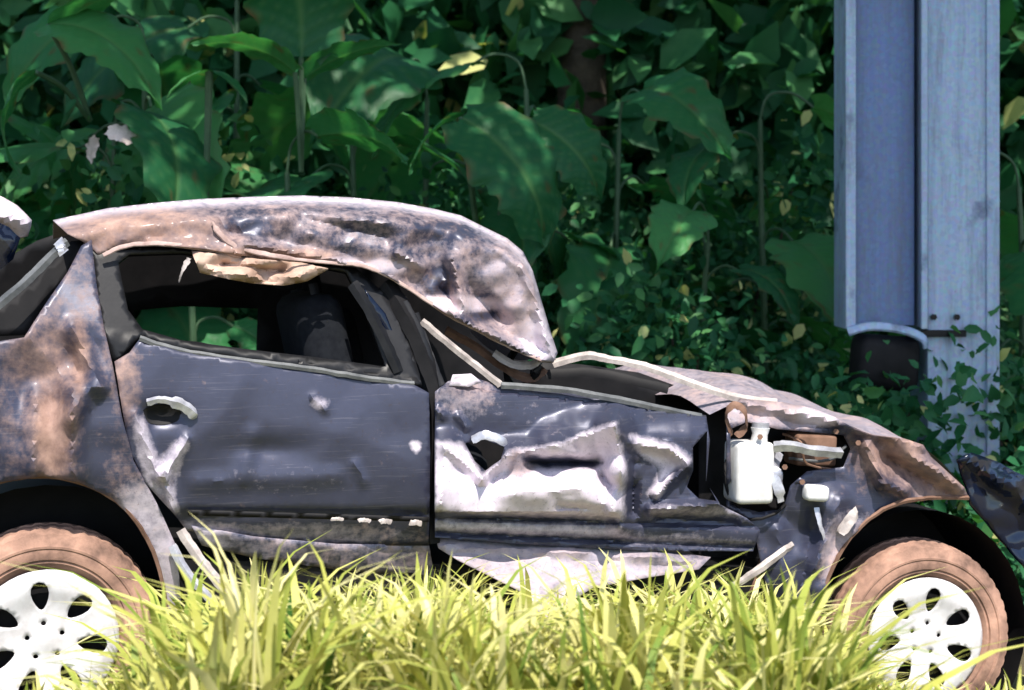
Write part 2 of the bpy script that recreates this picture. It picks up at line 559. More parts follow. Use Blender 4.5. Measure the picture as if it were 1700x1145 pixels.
rw = wear_highlight_fn((0.36, 0.34, 0.0), [(230, 385, 160, 45, (0.75, 0.35, 0)), (430, 370, 70, 25, (0.28, 0.25, 0.0)), (420, 425, 160, 14, (0.85, 0.2, 0)), (640, 395, 130, 36, (0.26, 0.28, 0.0)), (850, 490, 60, 80, (0.40, 0.52, 0)), (800, 510, 34, 26, (0.15, 0.1, 0.5)), (730, 470, 26, 30, (0.2, 0.15, 0.4)), (760, 380, 70, 20, (0.2, 0.2, 0.0)), (905, 560, 40, 50, (0.15, 0.95, 0)), (560, 440, 120, 12, (0.5, 0.8, 0)), (740, 505, 110, 14, (0.4, 0.9, 0))])  # dust and scrapes, sunlit front lip painted pale, dents painted dark
def roof_wear_highlight(x, y):
    top = np.interp(x, [p[0] for p in roof_top], [p[1] for p in roof_top])
    w_ = rw(x, y)
    k = max(0, 1 - (y - top) / 17)  # sunlit top edge of the roof painted in as a pale rim
    return [w_[0] * (1 - k) + 0.2 * k, w_[1] * (1 - k) + 0.9 * k, w_[2] * (1 - k)]
roof = panel('roof', roof_top + roof_bot, droof, roof_wear_highlight,
      [((355, 345), (385, 395), 20, -0.03), ((380, 400), (560, 432), 16, 0.03), ((250, 405), (400, 420), 14, 0.025), ((570, 436), (740, 518), 15, 0.035), ((740, 518), (900, 596), 15, 0.04),
       ((750, 430), (770, 510), 18, 0.045), ((790, 490), (830, 530), 24, -0.045), ((735, 480), (750, 500), 14, -0.04), ((880, 440), (918, 590), 22, 0.05), ((830, 410), (870, 440), 16, 0.03), ((500, 360), (640, 395), 22, -0.025), ((660, 420), (700, 440), 14, 0.03)], sp=5.2)
def top_sheet(name, near, depth, dn, rise, wear_highlight, parent, amp=0.02, nv=12, seed=0.0, m='paint'):
    """a sheet that runs from a line on the near side across the car"""
    ln = smooth_line([(p[0], p[1]) for p in near], 8)
    v, f, wv = [], [], []
    for i, p in enumerate(ln):
        b = P(p[0], p[1], dn)
        for j in range(nv + 1):
            t = j / nv
            q = b + NI * (depth * t)
            q.z += rise * 4 * t * (1 - t) + amp * 1.6 * (noise.noise(Vector((p[0] / 80, t * 4, seed))) - .1) * min(1, 4 * t)
            v.append(q); wv.append(wear_highlight)
    n = nv + 1
    for i in range(len(ln) - 1):
        for j in range(nv):
            f.append((i * n + j, i * n + j + 1, (i + 1) * n + j + 1, (i + 1) * n + j))
    me = mesh(name, v, f, 40)
    ca = me.color_attributes.new('wear_highlight', 'FLOAT_COLOR', 'POINT')
    for i in range(len(v)):
        ca.data[i].color = (*wv[i], 1)
    return link(name, me, M[m], parent)
top_sheet('roof_skin', roof_top, 1.05, 0.281, -0.05, (0.3, 0.6, 0), roof, 0.006)
strip('roof_gutter', [(172, 424, 0.09), (200, 411, 0.088), (250, 404, 0.085), (330, 411, 0.085), (400, 424, 0.085)], 0.007, 'dusty_rose', roof, flat=0.6, seg=8)
strip('roof_gutter', [(560, 436, 0.088), (600, 441, 0.088), (640, 456, 0.088), (690, 486, 0.088), (740, 520, 0.088), (790, 546, 0.088), (840, 572, 0.088), (900, 598, 0.088)], 0.006, 'dusty_rose', roof, flat=0.6, seg=8)
strip('roof_rail_fold', [(352, 368, 0.095), (368, 392, 0.085), (395, 410, 0.075), (440, 422, 0.07), (500, 431, 0.07), (570, 438, 0.085)], [0.004] * 3 + [0.008] * 20 + [0.005] * 8, 'dusty_rose', roof, flat=0.6, seg=8)
panel('torn_lining', [(318, 416), (350, 420), (430, 430), (500, 436), (545, 446), (510, 466), (470, 474), (420, 470), (370, 461), (332, 452)],
      lambda x, y: 0.085 + 0.02 * math.sin(x / 17.0 + y / 9.0) + crumple(x, y, 0.016, 36, 3.0), None,
      [((345, 446), (430, 462), 8, 0.02), ((430, 462), (500, 458), 8, 0.02), ((370, 438), (470, 450), 7, -0.03)], m='lining', sp=5)
strip('lining_shred', [(314, 428, 0.06), (304, 447, 0.06), (297, 468, 0.07)], [0.009] * 12 + [0.004], 'trim_pale')

# --- rear door
rdoor = [(190, 600), (215, 585), (232, 562), (300, 584), (400, 598), (520, 614), (690, 640), (712, 652), (714, 760), (712, 905), (560, 905), (420, 893), (310, 880), (285, 848), (240, 800), (215, 745), (203, 680)]
def drd(x, y):
    d = body_d(x, y) + crumple(x, y, 0.011, 170, 6.2)
    d += 0.02 * math.exp(-((y - 852) / 6.0) ** 2)                         # groove along the foot of the door
    if y > 858:
        d += 0.012 + (y - 858) * 0.0006
    d += 0.035 * math.exp(-((x - 268) / 30.0) ** 2 - ((y - 688) / 16.0) ** 2)  # recess of the handle
    d += 0.018 * math.exp(-((x - 440) / 60.0) ** 2 - ((y - 745) / 18.0) ** 2)
    return d
rear_door = panel('rear_door', rdoor, drd,
      wear_highlight_fn((0.05, 0.10, 0.0), [('poly', [(215, 690), (236, 686), (262, 760), (300, 725), (314, 735), (290, 800), (300, 860), (280, 850), (240, 800)], (0.08, 0.6, 0)), (330, 885, 90, 22, (0.25, 0.55, 0)), (520, 888, 200, 24, (0.25, 0.40, 0)), (480, 800, 190, 40, (0.05, 0.22, 0)), (530, 668, 16, 14, (0, 0.5, 0)), (690, 740, 10, 10, (0, 0.9, 0)), (205, 640, 30, 70, (0.5, 0.15, 0))]),
      [((225, 690), (262, 790), 16, 0.022), ((308, 730), (272, 790), 14, 0.022), ((270, 790), (292, 850), 18, 0.028), ((420, 720), (405, 790), 20, 0.012), ((330, 800), (560, 790), 26, 0.012), ((520, 660), (540, 680), 10, 0.012), ((590, 770), (604, 800), 12, 0.014)], sp=8)
strip('belt_moulding', [(232, 561, 0.02), (300, 582, 0.018), (400, 597, 0.015), (520, 613, 0.015), (600, 626, 0.016), (688, 637, 0.018)], 0.008, 'dull_trim', rear_door, flat=0.5)
# handle: dark cup with a bright grip
hp = [P(268 + 34 * math.cos(a), 688 + 17 * math.sin(a), 0.008) for a in np.linspace(0, 2 * math.pi, 18, endpoint=False)]
hm = mesh('door_handle', hp + [P(268, 688, 0.03)], [(i, (i + 1) % 18, 18) for i in range(18)])
handle = link('door_handle', hm, M['black'], rear_door)
strip('grip', [(244, 668, -0.006), (268, 663, -0.014), (298, 670, -0.02), (318, 684, -0.014), (322, 693, -0.004)], [0.010] * 10 + [0.016] * 8 + [0.017] * 4 + [0.012] * 3, 'bare_metal', rear_door, flat=0.8)
panel('door_foot_trim', [(312, 846), (520, 852), (712, 858), (712, 866), (520, 861), (312, 855)], lambda x, y: body_d(x, y) - 0.003, None, m='black', sp=10, parent=rear_door)
for (x, y, r_) in ((640, 866, .010), (605, 864, .008), (690, 868, .011), (560, 862, .007)):
    strip('trim_chip', [(x - 10, y, -0.004), (x, y - 1, -0.006), (x + 10, y + 1, -0.004)], r_ * .7, 'trim_pale', rear_door)

frame_out = [(150, 415), (185, 412), (250, 410), (340, 418), (430, 432), (540, 440), (590, 446), (640, 492), (672, 545), (700, 640), (690, 640), (520, 612), (400, 596), (300, 582), (232, 560), (190, 602), (168, 540), (158, 470)]
frame_hole = [(196, 438), (214, 424), (300, 421), (420, 434), (540, 446), (574, 453), (604, 510), (640, 610), (520, 594), (400, 580), (300, 566), (236, 548), (212, 516)]
panel('window_frame', frame_out, lambda x, y: body_d(x, y) + 0.02, None, holes=[frame_hole], m='rubber_trim', sp=9, thick=0.02, parent=rear_door)
strip('quarter_light_bar', [(585, 470, 0.10), (610, 510, 0.075), (636, 560, 0.06), (662, 618, 0.045)], 0.017, 'rubber_trim', rear_door, flat=0.5)
panel('quarter_glass', [(604, 478), (640, 520), (676, 612), (664, 618), (634, 552)], lambda x, y: 0.09, None, m='gloss_navy', sp=12, parent=rear_door)

# --- middle pillar
strip('centre_pillar', [(640, 470, 0.14), (672, 520, 0.10), (700, 580, 0.07), (722, 650, 0.05), (722, 760, 0.05), (720, 900, 0.06)], 0.028, 'black', flat=0.7)
strip('pillar_seal', [(672, 500, 0.10), (696, 545, 0.075), (714, 595, 0.055), (728, 648, 0.04)], 0.009, 'rubber_trim')

# --- front door, torn and folded
fdoor = [(722, 650), (745, 632), (790, 628), (830, 640), (930, 646), (1050, 668), (1172, 690), (1178, 730), (1172, 800), (1196, 838), (1240, 860), (1262, 880), (1250, 915), (1080, 914), (900, 905), (722, 892)]
handle_hole = [(772, 736), (800, 728), (838, 742), (832, 762), (806, 782), (788, 766)]
tear_hole = [(1150, 742), (1174, 715), (1172, 798), (1190, 832), (1160, 828), (1140, 808), (1150, 780)]
def dfd(x, y):
    k = sstep(690, 730, y) * (1 - sstep(845, 862, y))
    d = body_d(x, y) + crumple(x, y, 0.017, 110, 9.4) * k + crumple(x, y, 0.004, 60, 1.1)
    d -= 0.085 * sstep(735, 850, y) * (1 - sstep(848, 860, y)) * (1 - sstep(1015, 1040, x))
    d += 0.015 * math.exp(-((y - (858 + (x - 720) * 0.03)) / 5.0) ** 2)
    d += 0.018 * math.exp(-((y - (884 + (x - 720) * 0.045)) / 5.0) ** 2)
    return d
fw = wear_highlight_fn((0.06, 0.20, 0.0), [(770, 660, 60, 34, (0.3, 0.36, 0)), ('poly', [(722, 735), (768, 738), (800, 790), (845, 752), (930, 737), (1020, 702), (1036, 770), (1034, 860), (880, 852), (720, 846)], (0.03, 0.95, 0)),  # pale polygons: scraped metal with sunlit crumple highlights painted in
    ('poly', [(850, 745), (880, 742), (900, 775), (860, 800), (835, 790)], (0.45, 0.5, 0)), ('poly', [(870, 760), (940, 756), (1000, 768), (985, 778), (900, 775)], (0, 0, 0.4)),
    ('poly', [(1046, 722), (1075, 728), (1120, 742), (1146, 765), (1118, 782), (1092, 826), (1076, 820), (1100, 776), (1062, 752)], (0.05, 0.85, 0)), ('poly', [(1080, 838), (1240, 842), (1250, 856), (1080, 858)], (0.05, 0.45, 0)),
    ('poly', [(722, 864), (1030, 876), (1030, 890), (722, 878)], (0.15, 0.7, 0)), ('poly', [(1030, 884), (1245, 896), (1245, 904), (1030, 900)], (0.1, 0.42, 0))])
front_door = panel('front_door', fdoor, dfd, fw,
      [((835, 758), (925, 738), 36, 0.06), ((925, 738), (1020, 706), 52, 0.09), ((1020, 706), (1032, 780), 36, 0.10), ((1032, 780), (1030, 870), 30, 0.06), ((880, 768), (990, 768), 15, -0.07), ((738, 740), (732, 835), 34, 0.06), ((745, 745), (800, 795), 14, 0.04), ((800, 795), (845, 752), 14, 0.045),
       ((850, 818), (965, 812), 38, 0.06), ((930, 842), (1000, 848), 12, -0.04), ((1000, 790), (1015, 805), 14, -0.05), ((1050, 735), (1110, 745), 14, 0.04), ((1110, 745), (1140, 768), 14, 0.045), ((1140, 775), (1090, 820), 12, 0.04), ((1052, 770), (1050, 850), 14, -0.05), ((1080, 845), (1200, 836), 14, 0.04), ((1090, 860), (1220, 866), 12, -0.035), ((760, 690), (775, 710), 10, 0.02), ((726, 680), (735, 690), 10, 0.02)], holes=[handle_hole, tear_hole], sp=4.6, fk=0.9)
strip('belt_moulding', [(832, 640, 0.02), (930, 646, 0.018), (1000, 658, 0.012), (1080, 674, 0.012), (1165, 692, 0.018)], 0.010, 'dull_trim', front_door, flat=0.5)
strip('door_handle', [(784, 730, -0.01), (805, 722, -0.03), (835, 732, -0.03), (842, 744, -0.01)], 0.013, 'bare_metal', front_door)
strip('door_bar', [(700, 532, 0.10), (740, 566, 0.075), (790, 606, 0.05), (832, 640, 0.03)], 0.011, 'trim_pale', front_door, flat=0.6)
strip('window_seal', [(690, 520, 0.11), (704, 560, 0.09), (720, 605, 0.06), (734, 640, 0.04)], 0.010, 'rubber_trim', front_door)
panel('mirror_mount', [(745, 640), (752, 622), (782, 620), (800, 634), (778, 642)], lambda x, y: 0.01 + crumple(x, y, .01, 20, 2), wear_highlight_fn((0.1, 0.9, 0), []), sp=7, parent=front_door)

# --- sills
panel('rear_sill', [(318, 872), (420, 890), (560, 903), (712, 903), (722, 960), (560, 945), (420, 925), (335, 905)], lambda x, y: 0.05 + (y - 880) * 0.0007 + crumple(x, y, .008, 70, 7), wear_highlight_fn((0.25, 0.36, 0.0), [(330, 890, 50, 30, (0.2, 0.6, 0))]), sp=10)
front_sill = panel('front_sill', [(722, 890), (900, 903), (1080, 912), (1180, 925), (1160, 945), (1080, 958), (985, 975), (945, 1000), (925, 1050), (895, 1050), (880, 990), (820, 960), (760, 930), (728, 910)],
      lambda x, y: 0.06 - (y - 900) * 0.0014 + crumple(x, y, .012, 70, 17), wear_highlight_fn((0.34, 0.56, 0.0), [(1120, 930, 60, 20, (0.3, 0.4, 0))]), [((740, 905), (1150, 930), 12, 0.02), ((910, 980), (905, 1050), 18, 0.03)], sp=8)
strip('bent_strip', [(300, 880, 0.03), (330, 925, 0.01), (362, 965, -0.01), (395, 1000, -0.03)], 0.014, 'trim_pale', flat=0.5)
strip('bent_strip', [(285, 905, 0.04), (310, 950, 0.02), (345, 990, 0.0), (360, 1010, 0.0)], 0.012, 'bare_metal', flat=0.5)
strip('sill_bracket', [(1215, 975, 0.06), (1260, 945, 0.03), (1300, 915, 0.04), (1316, 905, 0.06)], 0.012, 'trim_pale', flat=0.6)
strip('sill_pipe', [(1240, 1000, 0.10), (1265, 930, 0.10), (1270, 905, 0.10), (1262, 890, 0.08)], 0.012, 'rusty')

# --- front wing, bonnet, engine bay
arch_f = [(1608, 826), (1560, 826), (1500, 832), (1450, 856), (1412, 892), (1388, 930), (1370, 975), (1360, 1030)]
wing = [(1206, 690), (1228, 662), (1300, 668), (1350, 678), (1385, 692), (1420, 712), (1450, 722), (1500, 728), (1532, 738), (1545, 758), (1580, 790), (1600, 808)] + arch_f + [(1290, 1015), (1268, 960), (1256, 900), (1238, 862), (1206, 842)]
bay_hole = [(1212, 712), (1240, 700), (1290, 712), (1400, 722), (1412, 745), (1400, 775), (1340, 782), (1312, 806), (1300, 845), (1260, 850), (1214, 838)]
def dwing(x, y):
    d = 0.03 + crumple(x, y, 0.022, 70, 12.5) + max(0, (1380 - x) * 0.00035) * (1 if y > 800 else 0.3)
    if y < 720:
        d += (720 - y) * 0.001
    return d
wing_o = panel('front_wing', wing, dwing,
      wear_highlight_fn((0.15, 0.08, 0.12), [(1290, 685, 110, 30, (0.5, 0.55, 0)), (1480, 750, 70, 50, (0.75, 0.35, 0)), (1560, 800, 60, 40, (0.7, 0.4, 0)), (1360, 690, 40, 16, (0.3, 0.9, 0)), (1410, 880, 50, 40, (0.3, 0.4, 0)), (1385, 935, 30, 50, (0.4, 0.6, 0)), (1310, 920, 50, 90, (0.0, 0.05, 0.0))]),
      [((1230, 668), (1385, 698), 16, 0.04), ((1385, 698), (1530, 740), 18, 0.045), ((1440, 740), (1465, 800), 18, 0.05), ((1465, 800), (1500, 815), 14, 0.04), ((1500, 745), (1590, 805), 22, 0.04), ((1470, 760), (1540, 800), 16, -0.05), ((1395, 830), (1350, 950), 18, 0.025), ((1350, 850), (1330, 990), 20, -0.02), ((1290, 880), (1310, 1000), 22, 0.02)], holes=[bay_hole], sp=7)
strip('wheel_arch_lip', [(x, y, 0.02) for x, y in arch_f], 0.007, 'rusty', wing_o, flat=0.8)
bonnet = top_sheet('bonnet', [(1178, 688), (1230, 668), (1300, 674), (1380, 694), (1450, 722), (1530, 742), (1585, 790), (1604, 815)], 1.25, 0.09, 0.06, (0.35, 0.5, 0), car, 0.03, 16, 3.3)
strip('crushed_pillar', [(918, 604, 0.30), (972, 590, 0.26), (1010, 596, 0.24), (1062, 606, 0.20), (1110, 622, 0.17), (1160, 640, 0.14), (1225, 660, 0.11), (1290, 668, 0.09)], 0.013, 'trim_pale', flat=0.4)
strip('dashboard_edge', [(905, 622, 0.36), (980, 618, 0.34), (1060, 634, 0.30), (1110, 646, 0.28)], 0.015, 'black')
panel('dashboard', [(880, 600), (960, 604), (1060, 618), (1150, 650), (1190, 700), (1190, 860), (880, 860)], lambda x, y: 0.55, None, m='black', sp=30)
panel('bulkhead', [(1160, 670), (1240, 676), (1420, 725), (1440, 800), (1400, 900), (1370, 1010), (1160, 940)], lambda x, y: 0.28 + 0.03 * ncr(x, y, 60, 2), None, m='black', sp=20)
# white fluid reservoir with a neck
def rbox(name, c, sx, sy, sz, bev, m, parent, rot=0.0):
    bm = bmesh.new()
    bmesh.ops.create_cube(bm, size=1)
    bmesh.ops.scale(bm, vec=(sx, sy, sz), verts=bm.verts)
    bmesh.ops.bevel(bm, geom=bm.edges[:] , offset=bev, segments=3, affect='EDGES', profile=0.5)
    bmesh.ops.rotate(bm, cent=(0, 0, 0), matrix=Matrix.Rotation(YAW, 3, 'Z') @ Matrix.Rotation(rot, 3, 'Y'), verts=bm.verts)
    me = bpy.data.meshes.new(name); bm.to_mesh(me); bm.free()
    me.shade_smooth(); me.set_sharp_from_angle(angle=R(50))
    o = link(name, me, M[m], parent, c)
    return o
res = rbox('fluid_reservoir', P(1243, 782, 0.07), 0.125, 0.12, 0.19, 0.018, 'white_plastic', car, 0.03)
nm = tube_mesh('reservoir_neck', [Vector((0.03, 0, 0.08)), Vector((0.035, 0, 0.115)), Vector((0.036, 0, 0.135))], [0.028, 0.024, 0.03], 12)
link('reservoir_neck', nm, M['white_plastic'], res)
link('cap', tube_mesh('cap', [Vector((0.036, 0, 0.134)), Vector((0.037, 0, 0.152))], 0.027, 12), M['bare_metal'], res)
strip('coolant_pipe', [(1285, 742, 0.02), (1310, 740, 0.0), (1350, 748, -0.01), (1396, 752, 0.0)], 0.017, 'bare_metal', flat=0.9)
strip('hose', [(1292, 755, 0.10), (1285, 775, 0.04), (1290, 800, 0.02), (1296, 832, 0.02)], [0.02] * 8 + [0.024] * 8 + [0.016] * 3, 'bare_metal', flat=0.8)
strip('cable_loop', [(1215, 720, 0.05), (1205, 690, 0.02), (1218, 672, 0.0), (1236, 682, 0.0), (1238, 708, 0.02), (1222, 724, 0.03)], 0.012, 'rusty')
for k, (pts, r_, mt) in enumerate([
        ([(1218, 850, 0.10), (1250, 862, 0.05), (1290, 850, 0.04), (1320, 815, 0.10)], 0.005, 'black'),
        ([(1300, 720, 0.12), (1330, 735, 0.05), (1340, 770, 0.05), (1400, 780, 0.12)], 0.004, 'rusty'),
        ([(1225, 735, 0.14), (1205, 770, 0.10), (1208, 815, 0.08), (1235, 850, 0.10)], 0.006, 'black'),
        ([(1310, 760, 0.12), (1345, 765, 0.08), (1380, 762, 0.10), (1404, 740, 0.14)], 0.005, 'dull_trim')]):
    strip('wire', pts, r_, mt, flat=1, seg=6)
for (x, y) in ((1262, 725), (1303, 775), (1388, 716), (1425, 735), (1332, 800)):
    link('bolt', tube_mesh('bolt', [P(x, y, 0.03), P(x, y, 0.005)], 0.009, 6), M['rusty'], wing_o)
rbox('battery_bracket', P(1345, 745, 0.17), 0.14, 0.1, 0.10, 0.01, 'rusty', car, 0.06)
lampb = rbox('side_lamp', P(1354, 818, 0.01), 0.078, 0.05, 0.05, 0.015, 'white_plastic', car, 0.1)
strip('wing_stay', [(1356, 842, 0.02), (1362, 872, 0.01), (1372, 900, 0.02)], 0.010, 'bare_metal')
strip('wing_stay', [(1395, 885, 0.0), (1412, 862, -0.01), (1422, 850, 0.0)], 0.018, 'trim_pale')
# torn front bumper
panel('front_bumper', [(1588, 765), (1610, 752), (1650, 765), (1700, 790), (1790, 850), (1790, 1010), (1740, 1010), (1700, 940), (1640, 872), (1612, 838), (1606, 812)],
      lambda x, y: 0.02 + crumple(x, y, 0.03, 55, 5.5) + (x - 1600) * 0.0012, None, [((1605, 762), (1690, 810), 16, 0.05), ((1640, 790), (1780, 880), 20, 0.05)], m='gloss_navy', sp=8, thick=0.012)

# --- wheels
def lathe(prof, seg=56):
    v, f = [], []
    n = len(prof)
    for k in range(seg):
        a = 2 * math.pi * k / seg
        for r_, y in prof:
            v.append(Vector((r_ * math.cos(a), y, r_ * math.sin(a))))
    for k in range(seg):
        for i in range(n - 1):
            f.append((k * n + i, ((k + 1) % seg) * n + i, ((k + 1) % seg) * n + i + 1, k * n + i + 1))
    return v, f
RT, RR, RS = 0.300, 0.196, 0.194
tyre_prof = [(RR - .004, .16), (0.24, .175), (0.285, .165), (RT, .14), (RT + .003, .09), (RT, .035), (0.288, .012), (0.262, .0), (0.236, -.004), (0.212, .002), (RR - .002, .014), (RR - .008, .03)]
tyre_prof = [(RR - .004, .16), (0.24, .175), (0.285, .165), (RT, .14), (RT + .003, .115), (RT - .006, .108), (RT - .006, .098), (RT + .003, .092), (RT + .002, .06), (RT - .006, .054), (RT - .006, .046), (RT + .001, .04), (RT - .002, .028), (0.290, .012), (0.283, .010), (0.274, .003), (0.262, .0), (0.258, -.004), (0.252, -.004), (0.249, -.001), (0.236, -.004), (0.222, -.002), (0.219, .004), (0.212, .002), (RR - .002, .014), (RR - .008, .03)]
tv, tf = lathe(tyre_prof, 144)
for p in tv:                                   # shoulder blocks of the tread
    r_ = math.hypot(p.x, p.z)
    if r_ > 0.28 and p.y < 0.13:
        a = math.atan2(p.z, p.x) * 144 / (2 * math.pi)
        if round(a) % 3 == 0:
            k = 1 - 0.013
            p.x *= k; p.z *= k
tyre_me = mesh('tyre', tv, tf, 45)
# wheel cover: a domed disc with seven oval slots, dished, with a hub
def cover_mesh():
    circ = [(RS * math.cos(a), RS * math.sin(a)) for a in np.linspace(0, 2 * math.pi, 48, endpoint=False)]
    holes = []
    for k in range(7):
        a = 2 * math.pi * k / 7 + math.pi / 2
        h = []
        for b in np.linspace(0, 2 * math.pi, 14, endpoint=False):
            rr_ = 0.124 + 0.040 * math.cos(b)
            tt = (0.023 + 0.008 * math.cos(b)) * math.sin(b)
            h.append((rr_ * math.cos(a) - tt * math.sin(a), rr_ * math.sin(a) + tt * math.cos(a)))
        holes.append(h)
    for k in range(5):
        a = 2 * math.pi * k / 5 + 0.3
        holes.append([(0.048 * math.cos(a) + 0.007 * math.cos(b), 0.048 * math.sin(a) + 0.007 * math.sin(b)) for b in np.linspace(0, 2 * math.pi, 8, endpoint=False)])
    vo, tr = sheet2d(circ, holes, 0.011)
    v = []
    for p in vo:
        r_ = math.hypot(p.x, p.y)
        y = 0.012 - 0.018 * math.exp(-((r_ - 0.155) / 0.045) ** 2) - 0.008 * math.exp(-((r_) / 0.03) ** 2)
        v.append((p.x, y, p.y))
    return mesh('wheel_cover', v, tr, 35)
cover_me = cover_mesh()
disc_me = mesh('wheel', *lathe([(0.001, .05), (0.185, .05), (0.19, .06), (0.19, .15), (0.001, .15)], 40))
def wheel(px, py, d, spin, steer=0.0, lean=0.0):
    o = link('wheel', disc_me, M['black'], car)
    o.location = P(px, py, d)
    o.rotation_euler = Matrix.Rotation(YAW + steer, 3, 'Z').to_euler()
    o.rotation_euler.rotate(Matrix.Rotation(0, 3, 'Z'))
    t_ = link('tyre', tyre_me, M['tyre'], o)
    c_ = link('wheel_cover', cover_me, M['alloy'], o)
    c_.rotation_euler = (0, spin, 0)
    md = c_.modifiers.new('thickness', 'SOLIDIFY'); md.thickness = 0.006; md.offset = 0
    return o
wheel(75, 1065, 0.045, R(-6))
wheel(1537, 1060, 0.045, R(10), R(-6))
# wheel housings
def housing(name, px, py, r_, d0, d1):
    c = P(px, py, 0)
    v, f = [], []
    n = 22
    for i in range(n + 1):
        a = R(-35) + R(250) * i / n
        q = c + U * (r_ * math.cos(a)) + Vector((0, 0, r_ * math.sin(a)))
        v += [q + NI * d0, q + NI * d1]
    for i in range(n):
        f.append((2 * i, 2 * i + 1, 2 * i + 3, 2 * i + 2))
    v.append(c + NI * d1)
    f += [(2 * i + 1, 2 * n + 2, 2 * i + 3) for i in range(n)]
    return link(name, mesh(name, v, f), M['black'], car)
housing('wheel_housing', 75, 1065, 0.41, 0.07, 0.42)
housing('wheel_housing', 1542, 1062, 0.40, 0.07, 0.45)

# --- far side, floor and cabin
far = [(-60, 470), (60, 400), (140, 372), (260, 350), (420, 344), (560, 346), (640, 362), (720, 410), (800, 500), (860, 590), (960, 640), (1100, 668), (1180, 720), (1180, 900), (-60, 900)]
fh1 = [(222, 515), (300, 508), (428, 512), (425, 592), (330, 586), (250, 574), (225, 540)]
fh2 = [(470, 452), (560, 458), (600, 500), (660, 600), (475, 596)]
panel('far_side', far, lambda x, y: 1.56 - max(0, 560 - y) * 0.0006, None, holes=[fh1], m='black', sp=22)
fl = [P(280, 930, 0.1), P(1380, 945, 0.1), P(1380, 945, 0.1) + NI * 1.4, P(280, 930, 0.1) + NI * 1.4]
dn = Vector((0, 0, 0.10))
link('floor_pan', mesh('floor_pan', fl + [p - dn for p in fl], [(0, 1, 2, 3), (7, 6, 5, 4), (0, 4, 5, 1), (1, 5, 6, 2), (2, 6, 7, 3), (3, 7, 4, 0)], 0), M['black'], car)
def seat(px, py, d, rec):
    c = P(px, py, d)
    s = rbox('seat', c, 0.15, 0.48, 0.62, 0.055, 'seat', car, -rec)
    rbox('headrest', Vector((0, 0, 0)), 0.09, 0.24, 0.17, 0.04, 'seat', s, -rec).location = U * (-0.13) + Vector((0, 0, 0.40))
    rbox('cushion', Vector((0, 0, 0)), 0.50, 0.48, 0.16, 0.05, 'seat', s, 0).location = U * 0.22 + Vector((0, 0, -0.26))
    return s
seat(540, 650, 0.42, R(12))
seat(565, 650, 1.08, R(12))
bs = rbox('rear_seat', P(150, 640, 0.75), 0.16, 1.2, 0.5, 0.06, 'seat', car, R(-14))
sw = [P(868, 606, 0.40) + (U * 0.35 + Vector((0, 0, 0.94))).normalized() * 0.075 * math.sin(a) + (NI) * 0.16 * math.cos(a) for a in np.linspace(0, 2 * math.pi, 24)]
link('steering_wheel', tube_mesh('steering_wheel', sw, 0.013, 8, False), M['rubber_trim'], car)
strip('seat_belt', [(520, 470, 0.3), (530, 520, 0.28), (545, 560, 0.27), (530, 585, 0.3)], 0.014, 'rubber_trim', flat=0.3)
strip('torn_trim', [(740, 548, 0.2), (790, 576, 0.22), (840, 612, 0.25), (880, 628, 0.25), (905, 612, 0.24)], 0.014, 'rusty', flat=0.5)
strip('torn_trim', [(820, 586, 0.18), (850, 604, 0.16), (880, 606, 0.16), (902, 592, 0.17)], 0.012, 'trim_pale', flat=0.5)

# ------------------------------------------------------------------ steel post
PY = 6.75
def W(px, py, y):
    return Vector(((px - 850) / FPX * y, y, CAM_Z - (py - HOR) / FPX * y))
pb = W(1595, 690, PY)
gz = ground_z(pb.x, PY)
post = empty('steel_post', (pb.x, PY, gz))
tag(post, 'tall blue-grey galvanised steel post with a shorter channel bolted to its left side', 'post')
sc_ = PY / FPX
def prism(name, prof, z0, z1, parent, m, nz=1, bend=None):
    n = len(prof)
    v, f = [], []
    for k in range(nz + 1):
        z = z0 + (z1 - z0) * k / nz
        for x, y in prof:
            v.append((x, y, z))
    for k in range(nz):
        for i in range(n):
            f.append((k * n + i, k * n + (i + 1) % n, (k + 1) * n + (i + 1) % n, (k + 1) * n + i))
    f.append(tuple(range(n))[::-1]); f.append(tuple(range(nz * n, nz * n + n)))
    me = mesh(name, v, f, 30)
    o = link(name, me, M[m], parent)
    b = o.modifiers.new('edge', 'BEVEL'); b.width = 0.004; b.segments = 2; b.limit_method = 'ANGLE'
    return o
hw = 55 * sc_
prism('column', [(-hw, 0), (hw, 0), (hw + .012, .012), (hw + .012, .30), (-hw, .30)], -0.3, 5.0, post, 'steel')
prism('corner_angle', [(hw - .035, -.012), (hw + .022, -.012), (hw + .022, .06), (hw + .0125, .06), (hw + .0125, -.002), (hw - .035, -.002)], -0.3, 5.0, post, 'steel')
cx = (1467 - 1595) * sc_
cw = 68 * sc_
zb = CAM_Z - (545 - HOR) * sc_ - gz
tk = 0.014
dp = 0.17
chan = prism('channel', [(-cw + cx, -.06), (-cw + .045 + cx, -.06), (-cw + .045 + cx, -.06 + tk), (-cw + tk + cx, -.06 + tk), (-cw + tk + cx, dp), (cw - tk + cx, dp), (cw - tk + cx, -.06 + tk), (cw - .030 + cx, -.06 + tk), (cw - .030 + cx, -.06), (cw + cx, -.06), (cw + cx, dp + tk), (-cw + cx, dp + tk)], zb, 5.0, post, 'steel')
prism('channel_web', [(-cw + .052 + cx, .03), (cw - .036 + cx, .03), (cw - .036 + cx, .042), (-cw + .052 + cx, .042)], zb + .01, 4.99, post, 'blue_steel')
